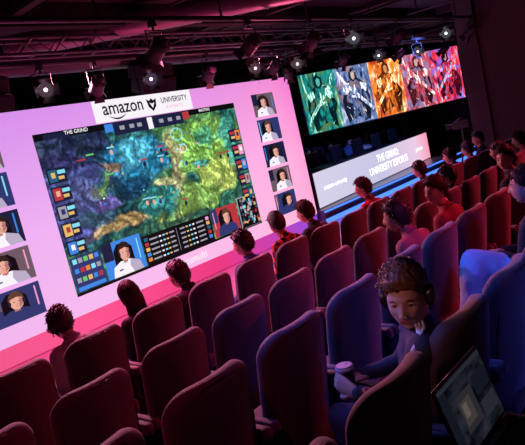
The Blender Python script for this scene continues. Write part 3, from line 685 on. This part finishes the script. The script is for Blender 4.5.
# main man with cup
black_jacket=cloth('jacket_navy_black',(.030,.034,.06))
J=dict(pelvis=(2.17,1.27,.76),waist=(2.16,1.22,.90),chest=(2.14,1.20,1.085),neckb=(2.12,1.205,1.215),neckt=(2.10,1.205,1.275),
 sh_l=(1.98,1.12,1.175),el_l=(1.92,1.24,.95),wr_l=(1.885,1.395,1.01),
 sh_r=(2.29,1.27,1.17),el_r=(2.34,1.44,.94),wr_r=(2.21,1.57,.925),
 hip_l=(2.08,1.28,.76),kn_l=(2.02,1.62,.80),an_l=(2.02,1.50,.315),to_l=(2.01,1.60,.26),
 hip_r=(2.24,1.30,.76),kn_r=(2.25,1.63,.80),an_r=(2.25,1.50,.315),to_r=(2.26,1.60,.26))
for k_ in J: J[k_]=Vector(J[k_])
he=make_person('seated_man_with_cup',J,(.94,.34,0),dict(shirt=black_jacket,trousers=jeans,shoes=shoes,skin=skins[0]),vox=.012,fold=.006,
  headspec=dict(c=(2.085,1.20,1.355),fwd=(-.90,-.22,-.10),skin=skins[0],hairm=hairs['blond'],style='curly',res=52,scale=1.10,phones=True),
  hands=dict(l=dict(w=(1.883,1.41,1.01),d=(.10,.6,.22),nrm=(1,0.,-.05),side=1,curl=.62,thumb_curl=.8),
             r=dict(w=(2.20,1.58,.915),d=(-.3,.9,-.25),nrm=(0,0,-1),side=-1,curl=.4)))
b=MB(); sh,el=J['sh_l'],J['el_l']; dr=(el-sh).normalized(); out=Vector((-.66,-.50,.70)); out=(out-dr*out.dot(dr)).normalized(); tn=dr.cross(out)
nb_=J['neckb']
for k in (-1,0,1):
    pts=[];a=k*.36
    for t in (.40,.70): 
        c_=nb_.lerp(sh,t); pts.append(c_+Vector((0,0,.060+.012*t))+Vector((.35,.94,0))*k*-.022+Vector((0,-.012,0)))
    for t in (0,.2,.4,.6,.8,1.): 
        R_=.073+( .055-.073)*t; pts.append(sh.lerp(el,t)+(out*math.cos(a)+tn*math.sin(a))*(R_))
    b.tube(pts,[(.0070,.004)]*8,side=tn,n=8)
b.obj('sleeve_stripes',[mat('stripe_white',(.9,.9,.95),.7)],he,auto=False)

# cups
def cup(name,x,y,z,h=.12,lid=True):
    e=empty(name,(x,y,z)); b=MB()
    b.tube([(0,0,0),(0,0,.004),(0,0,h*.98),(0,0,h)],[.027,.028,.038,.0385],n=28,flat=True,mi=0)
    b.tube([(0,0,h*.30),(0,0,h*.72)],[.0315,.0367],n=28,flat=True,mi=1)
    b.obj('cup_body',[mat('cup_black',(.02,.02,.025),.35),mat('cup_sleeve',(.05,.045,.05),.7)],e)
    b=MB(); b.tube([(0,0,h-.003),(0,0,h+.006),(0,0,h+.007),(0,0,h+.016)],[.041,.041,.036,.034],n=28,flat=True); b.cyl((.018,0,h+.014),(.018,0,h+.019),.006,n=10)
    b.obj('lid',[mat('cup_lid_'+name,(.4,.4,.45) if lid else (.02,.02,.025),.3)],e)
cup('coffee_cup',1.940,1.48,.965)
cup('paper_cup',XD+.262,.95+.40,ZD+.692,lid=False)

# stage players
chb=MB(); chb.cushion(.25,.36,.10,.09,.04,fn=lambda x,y,z:(x,y-.28,z+.85),mi=0); chb.cushion(.24,.24,.1,.06,.04,fn=lambda x,y,z:(x,z,y+.44),mi=0)
chb.cyl((0,0,.1),(0,0,.42),.03,1)
for k in range(5):
    a=2*math.pi*k/5; chb.tube([(0,0,.1),(.27*math.cos(a),.27*math.sin(a),.05)],[.02,.02],mi=1)
for s in(-1,1): chb.box((s*.29,-.02,.64),(.05,.26,.03),1); chb.box((s*.29,-.08,.52),(.03,.05,.24),1)
CM=chb.mesh('gaming_chair_mesh',[mat('chair_leather',(.05,.02,.04),.5),m_pl])
ca=math.radians(4.5)
for i in range(6):
    lx=.65+i*1.12; ly=1.15
    wx=10.35+lx*math.cos(ca)-ly*math.sin(ca); wy=7.62+lx*math.sin(ca)+ly*math.cos(ca)
    seated(wx,wy+.34,.3,[white,redc,blackc,navy,white,blackc][i],['black','brown'][i%2],'short',rz=math.pi,lean=.05,arms='desk',name='esports_player',vox=.026,phones=True)
    o=bpy.data.objects.new('gaming_chair',CM); scene.collection.objects.link(o); o.location=(wx,wy+.05,.3); o.rotation_euler=(0,0,math.pi)

# ---------------------------------------------------------------- laptop on tablet table
lt=empty('laptop',(1.565,.73,1.085)); b=MB(); lw=.165
b.cushion(lw,.115,.016,.012,.005,fn=lambda x,y,z:(x,z-.115,y+.008),mi=0)
for r_ in range(5):
    for c_ in range(13): b.box((-.138+c_*.023,-.035-r_*.021,.0175),(.019,.017,.003),1)
b.box((0,-.185,.0165),(.09,.05,.001),2)
tl=math.radians(15)
def lid(x,y,z):
    zz_=z+.115; return (x, .004+zz_*math.sin(tl)+y*math.cos(tl), .016+zz_*math.cos(tl)-y*math.sin(tl))
b.cushion(lw,.115,.009,.010,.004,fn=lid,mi=0)
b.obj('case',[mat('laptop_case',(.16,.16,.19),.35,metal=.5),mat('laptop_keys',(.01,.01,.012),.5),mat('laptop_pad',(.2,.2,.24),.3)],lt)
m,n,l,bs=emit_nodes('laptop_display'); tc=n.new('ShaderNodeTexCoord'); no=n.new('ShaderNodeTexNoise'); no.inputs['Scale'].default_value=3.; no.inputs['Detail'].default_value=6; l.new(tc.outputs['Generated'],no.inputs['Vector'])
r=n.new('ShaderNodeValToRGB'); e=r.color_ramp.elements; e[0].position=.42; e[0].color=(.002,.003,.006,1); e[1].position=.72; e[1].color=(.03,.035,.05,1); l.new(no.outputs['Fac'],r.inputs['Fac']); l.new(r.outputs['Color'],bs.inputs['Emission Color']); bs.inputs['Emission Strength'].default_value=.8
b=MB(); q=[lid(x,-.0056,z) for x,z in ((-.155,-.103),(.155,-.103),(.155,.105),(-.155,.105))]; b.add(q,[(0,1,2,3)],0)
for (xa,xb,za,zb,mi,yo) in ((-.155,.155,.092,.105,1,0),(-.155,-.115,-.103,.09,2,0),(-.08,.03,-.06,.05,3,0),(-.07,.0,-.04,.03,4,.0003),(-.06,-.03,-.02,.02,5,.0006),(.045,.145,.0,.06,2,0),(.045,.145,-.07,-.02,1,0)):
    b.add([lid(x,-.0062-yo,z) for x,z in ((xa,za),(xb,za),(xb,zb),(xa,zb))],[(0,1,2,3)],mi)
b.obj('display',[m,emat('laptop_ui',(.018,.02,.03)),emat('laptop_ui_dark',(.006,.008,.014)),emat('laptop_ui_pic',(.02,.02,.025)),emat('laptop_ui_pic_b',(.045,.04,.04)),emat('laptop_ui_pic_c',(.10,.08,.07))],lt,smooth=False,fix=False)
b=MB(); b.cushion(.2,.14,.018,.03,.006,fn=lambda x,y,z:(x+1.565,z+.62,y+1.075)); b.cyl((1.73,.63,ZE),(1.73,.63,1.07),.018); b.cyl((1.73,.63,ZE),(1.73,.63,ZE+.01),.10)
b.obj('tablet_table',[mat('table_black',(.02,.02,.022),.5)])

# ---------------------------------------------------------------- tripod video camera
vc=empty('video_camera_on_tripod',(10.9,4.45,0)); b=MB()
for k in range(3):
    a=2*math.pi*k/3+.3; b.tube([(0,0,1.2),(.35*math.cos(a),.35*math.sin(a),.01)],[.018,.012],n=8)
b.cyl((0,0,1.1),(0,0,1.4),.025); b.cushion(.16,.07,.12,.02,.02,fn=lambda x,y,z:(y,x,z+1.48)); b.tube([(0,.15,1.48),(0,.26,1.48),(0,.30,1.48)],[.04,.045,.055],n=16,flat=True); b.box((-.09,-.05,1.53),(.02,.1,.07)); b.tube([(0,-.1,1.56),(0,0,1.60),(0,.1,1.56)],[.01,.01,.01],n=8); b.tube([(0,-.05,1.37),(.05,-.35,1.25)],[.008,.008],n=6)
b.obj('camera_and_tripod',[mat('equipment_black',(.02,.02,.02),.5)],vc)

# ---------------------------------------------------------------- ceiling services
m_pipe=mat('pipe_black',(.06,.05,.06),.45,metal=.3); m_duct=mat('duct_metal',(.40,.28,.34),.4,metal=.4,bump=.1,bscale=15)
b=MB()
for y in (1.8,3.6,5.4,7.0,8.8): b.box((8,y,CEIL-.12),(21.8,.14,.24))
for x in (0,3.2,6.4,9.6,12.8,16): b.box((x,3.4,CEIL-.07),(.10,12.6,.14))
b.obj('ceiling_beams',[m_ceil],smooth=False,bevel=.005)
def pipe(name,pts,r,m,rods=True):
    b=MB(); b.tube(pts,[r]*len(pts),n=16,mi=0)
    if rods:
        for i in range(len(pts)-1):
            A=Vector(pts[i]);B=Vector(pts[i+1]); k=max(2,int((B-A).length/1.6))
            for j in range(k): 
                p=A.lerp(B,(j+.5)/k); b.cyl(p,(p.x,p.y,CEIL),.012,n=8)
    k=int((Vector(pts[-1])-Vector(pts[0])).length/.8) if r>.1 else 0
    for j in range(k):
        p=Vector(pts[0]).lerp(Vector(pts[1]),(j+.5)/k); dd=(Vector(pts[1])-Vector(pts[0])).normalized(); b.tube([p,p+dd*.03],[r*1.06]*2,n=16,flat=True)
    b.obj(name,[m])
pipe('air_duct',[(3.6,6.2,3.66),(8.0,2.6,3.66)],.13,m_duct)
pipe('air_duct',[(1.2,6.9,3.6),(9.6,6.9,3.6)],.13,m_pipe)
RIG=[((.5,6.0,3.42),(17,6.0,3.42)),((1,4.4,3.42),(17,4.4,3.42)),((9.2,6.1,3.42),(9.2,8.6,3.42))]
for a,c in RIG: pipe('lighting_rig_pipe',[a,c],.028,m_pipe)
m_tr=mat('truss_aluminium',(.16,.14,.17),.4,metal=.7)
def truss(xa,xb,y,z,hs):
    b=MB(); h=.16
    for zz_ in (z,z-h):
        for yy in (y,y+h*1.1): b.tube([(xa,yy,zz_),(xb,yy,zz_)],[.018,.018],n=8)
    k=int((xb-xa)/.36)
    for i in range(k):
        x=xa+i*(xb-xa)/k; st=(xb-xa)/k
        for yy in (y,y+h*1.1): b.tube([(x,yy,z),(x+st/2,yy,z-h),(x+st,yy,z)],[.009]*3,n=6)
        b.tube([(x,y,z-h),(x,y+h*1.1,z-h)],[.009]*2,n=6)
    for x in hs: b.cyl((x,y+.08,z),(x,y+.08,CEIL),.012)
    b.obj('lighting_truss',[m_tr])
truss(10.2,18,6.45,3.62,(10.4,13,15.6,17.8))
truss(1.5,9.4,5.45,3.56,(1.8,4.2,6.8,9.1))
# loudspeakers
m_sp=mat('speaker_black',(.02,.02,.022),.6); m_gr=mat('speaker_grille',(.012,.012,.014),.4,metal=.4,bump=.6,bscale=300)
for (x,y) in ((3.35,6.75),(5.9,6.75)):
    e=empty('hanging_loudspeaker',(x,y,3.38)); b=MB(); rx=Matrix.Rotation(.30,3,'X')
    for k in range(2):
        z=-.0-k*.20; 
        b.box((0,0,z),(.62,.26,.18),0,rot=rx); b.box(rx@Vector((0,-.135,0))+Vector((0,0,z)),(.58,.012,.15),1,rot=rx)
    for s in (-1,1): b.tube([(s*.25,0,.05),(s*.25,0,CEIL-3.38)],[.01,.01],n=8); b.box((s*.315,0,-.1),(.012,.05,.36),0)
    b.obj('cabinet',[m_sp,m_gr],e,smooth=False,bevel=.008)
m_can=mat('lamp_housing',(.045,.04,.05),.4)
def spot_fixture(p,tgt,col=None,drop=.26,s=1.):
    p=Vector(p); e=empty('stage_spotlight',p); b=MB(); c=Vector((0,0,-drop)); d=(Vector(tgt)-(p+c)).normalized()
    sd=d.cross(Vector((0,0,1))).normalized()
    b.box((0,0,-.01),(.06,.06,.09)); b.tube([(0,0,-.04),(0,0,-.08)],[.012,.012],n=8)
    b.tube([c+sd*.12*s,Vector((0,0,-.09))+sd*.12*s,Vector((0,0,-.09))-sd*.12*s,c-sd*.12*s],[.009]*4,side=d,n=6)
    b.tube([c-d*.14*s,c-d*.10*s,c-d*.02*s,c+d*.10*s,c+d*.14*s],[.05*s,.085*s,.095*s,.095*s,.105*s],n=20,cap=False,flat=True)
    b.tube([c-d*.141*s,c-d*.139*s],[.05*s,.05*s],n=20,flat=True)
    for k in range(4): b.tube([c-d*(.09-.02*k)*s,c-d*(.085-.02*k)*s],[.1*s,.1*s],n=20,flat=True)
    b.tube([c+d*.068*s,c+d*.072*s],[.094*s,.094*s],n=20,flat=True,mi=1)
    b.tube([c+d*.073*s,c+d*.080*s],[.026*s,.022*s],n=16,flat=True,mi=2)
    # barn doors
    for a in (0,math.pi/2,math.pi,3*math.pi/2):
        o1=sd*math.cos(a)+d.cross(sd)*math.sin(a); t1=d.cross(o1)
        P0=c+d*.14*s+o1*.10*s; P1=c+d*.22*s+o1*.15*s
        b.add([P0-t1*.06*s,P0+t1*.06*s,P1+t1*.085*s,P1-t1*.085*s],[(0,1,2,3)],0)
    on=col is not None; col=col or (.02,.01,.02)
    b.obj('fixture',[m_can,emat('lens_%s'%(str(col)),tuple(k*(.07 if on else 1) for k in col),1),emat('lamp_%s'%(str(col)),col,3.5 if on else 1)],e,fix=False)
for x,c in ((2.9,(1,.5,.75)),(3.7,(1,.6,.8)),(4.4,None),(5.2,(.8,.5,.9)),(6.3,None),(7.3,(1.,.5,.7)),(7.8,None),(8.4,(1,.7,.8)),(9.9,None),(11.2,(.8,.8,1.)),(12.2,None),(13.0,(.9,.8,1)),(14.5,None),(15.6,(.8,.8,1))):
    spot_fixture((x,6.0,3.40),(x*.12+(.5 if x<5 else 1.2),-.1,1.5) if c else (x+.5,9,1),c,s=.85)
for x,c in ((4.0,None),(5.4,None),(6.6,None),(7.6,(.9,.8,1.)),(9.0,None),(10.8,(.9,.9,1)),(12.0,None)):
    spot_fixture((x,4.4,3.40),(x*.12+1,-.1,1.5) if c else (x,8,1),c,s=.85)
for y,c in ((6.8,None),(7.7,(.9,.8,1.))): spot_fixture((9.2,y,3.40),(11,8,1) if not c else (.8,.1,1.8),c,s=.8)
b=MB()
for k in range(7):
    x=1.5+k*2.2; b.tube([(x,9.5,3.75),(x+1.2,5,3.75),(x+1.6,1,3.75)],[.018]*3,n=8)
b.obj('ceiling_conduits',[m_pipe])

# ---------------------------------------------------------------- lights
def spot(name,loc,tgt,col,e,ang=60,blend=.6,r=.15):
    d=bpy.data.lights.new(name,'SPOT'); d.energy=e; d.color=col; d.spot_size=math.radians(ang); d.spot_blend=blend; d.shadow_soft_size=r
    o=bpy.data.objects.new(name,d); scene.collection.objects.link(o); o.location=loc
    o.rotation_euler=(Vector(tgt)-Vector(loc)).to_track_quat('-Z','Y').to_euler(); return o
spot('blue_wash_light',(1.4,4.0,3.6),(2.9,1.5,1.0),(.05,.13,1.),450,36)
spot('blue_wash_light_b',(2.2,-1.2,3.6),(3.3,1.8,.9),(.07,.10,1.),190,34)
spot('blue_right_light',(2.6,4.0,3.6),(3.8,1.55,.9),(.12,.25,1.),130,18)
spot('added_sleeve_light',(.9,2.9,3.4),(1.96,1.30,1.05),(.14,.20,1.),150,18,.8)  # added spot without a fixture, brightens the dark jacket sleeve
spot('red_wash_light',(10.5,.6,3.6),(6.6,3.0,.9),(1.,.03,.08),900,58)
spot('red_wash_light_b',(4.5,.2,3.7),(4.4,2.9,.9),(1.,.02,.06),120,50)
spot('magenta_wash_light',(.2,1.2,3.6),(1.9,3.4,.8),(1.,.05,.16),55,64)
spot('screen_rim_light',(4.2,7.2,3.35),(3.4,3.2,.9),(1.,.26,.46),950,75)  # added rim spots, boost the screen's light on seat tops and heads
spot('added_rim_light_b',(8.2,7.2,3.35),(6.6,3.2,.9),(1.,.18,.38),750,75)
spot('face_key_light',(-.6,1.8,2.7),(2.06,1.2,1.34),(1.,.40,.44),66,18,.8)
spot('stage_blue_light',(13,5.4,3.5),(13.6,8.5,.8),(.15,.25,1.),650,80)
spot('floor_magenta_light',(3.2,5.6,3.3),(3.0,5.8,0),(1.,.07,.28),800,100)  # added floor spots, supplement the screen with a pink glow
spot('added_floor_light_b',(6.2,5.6,3.3),(6.2,5.8,0),(1.,.07,.28),800,100)
spot('added_floor_light_c',(9.0,5.6,3.3),(9.0,5.8,0),(.8,.10,.55),450,100)
spot('ceiling_red_light',(7.2,4.9,1.7),(5.8,5.2,3.8),(1.,.14,.26),120,85)
spot('ceiling_violet_light',(11,5.5,2.0),(11.5,5.2,3.8),(.5,.2,.6),60,90)
spot('pillar_red_light',(9.5,2.5,3.5),(12.2,3,2),(1.,.05,.08),28,80)
spot('far_pink_light',(12,6.0,3.4),(11,4.6,.5),(.6,.15,.8),200,70)
w=bpy.data.worlds.new('world'); scene.world=w; w.use_nodes=True; w.node_tree.nodes['Background'].inputs[0].default_value=(.02,.012,.03,1); w.node_tree.nodes['Background'].inputs[1].default_value=.2
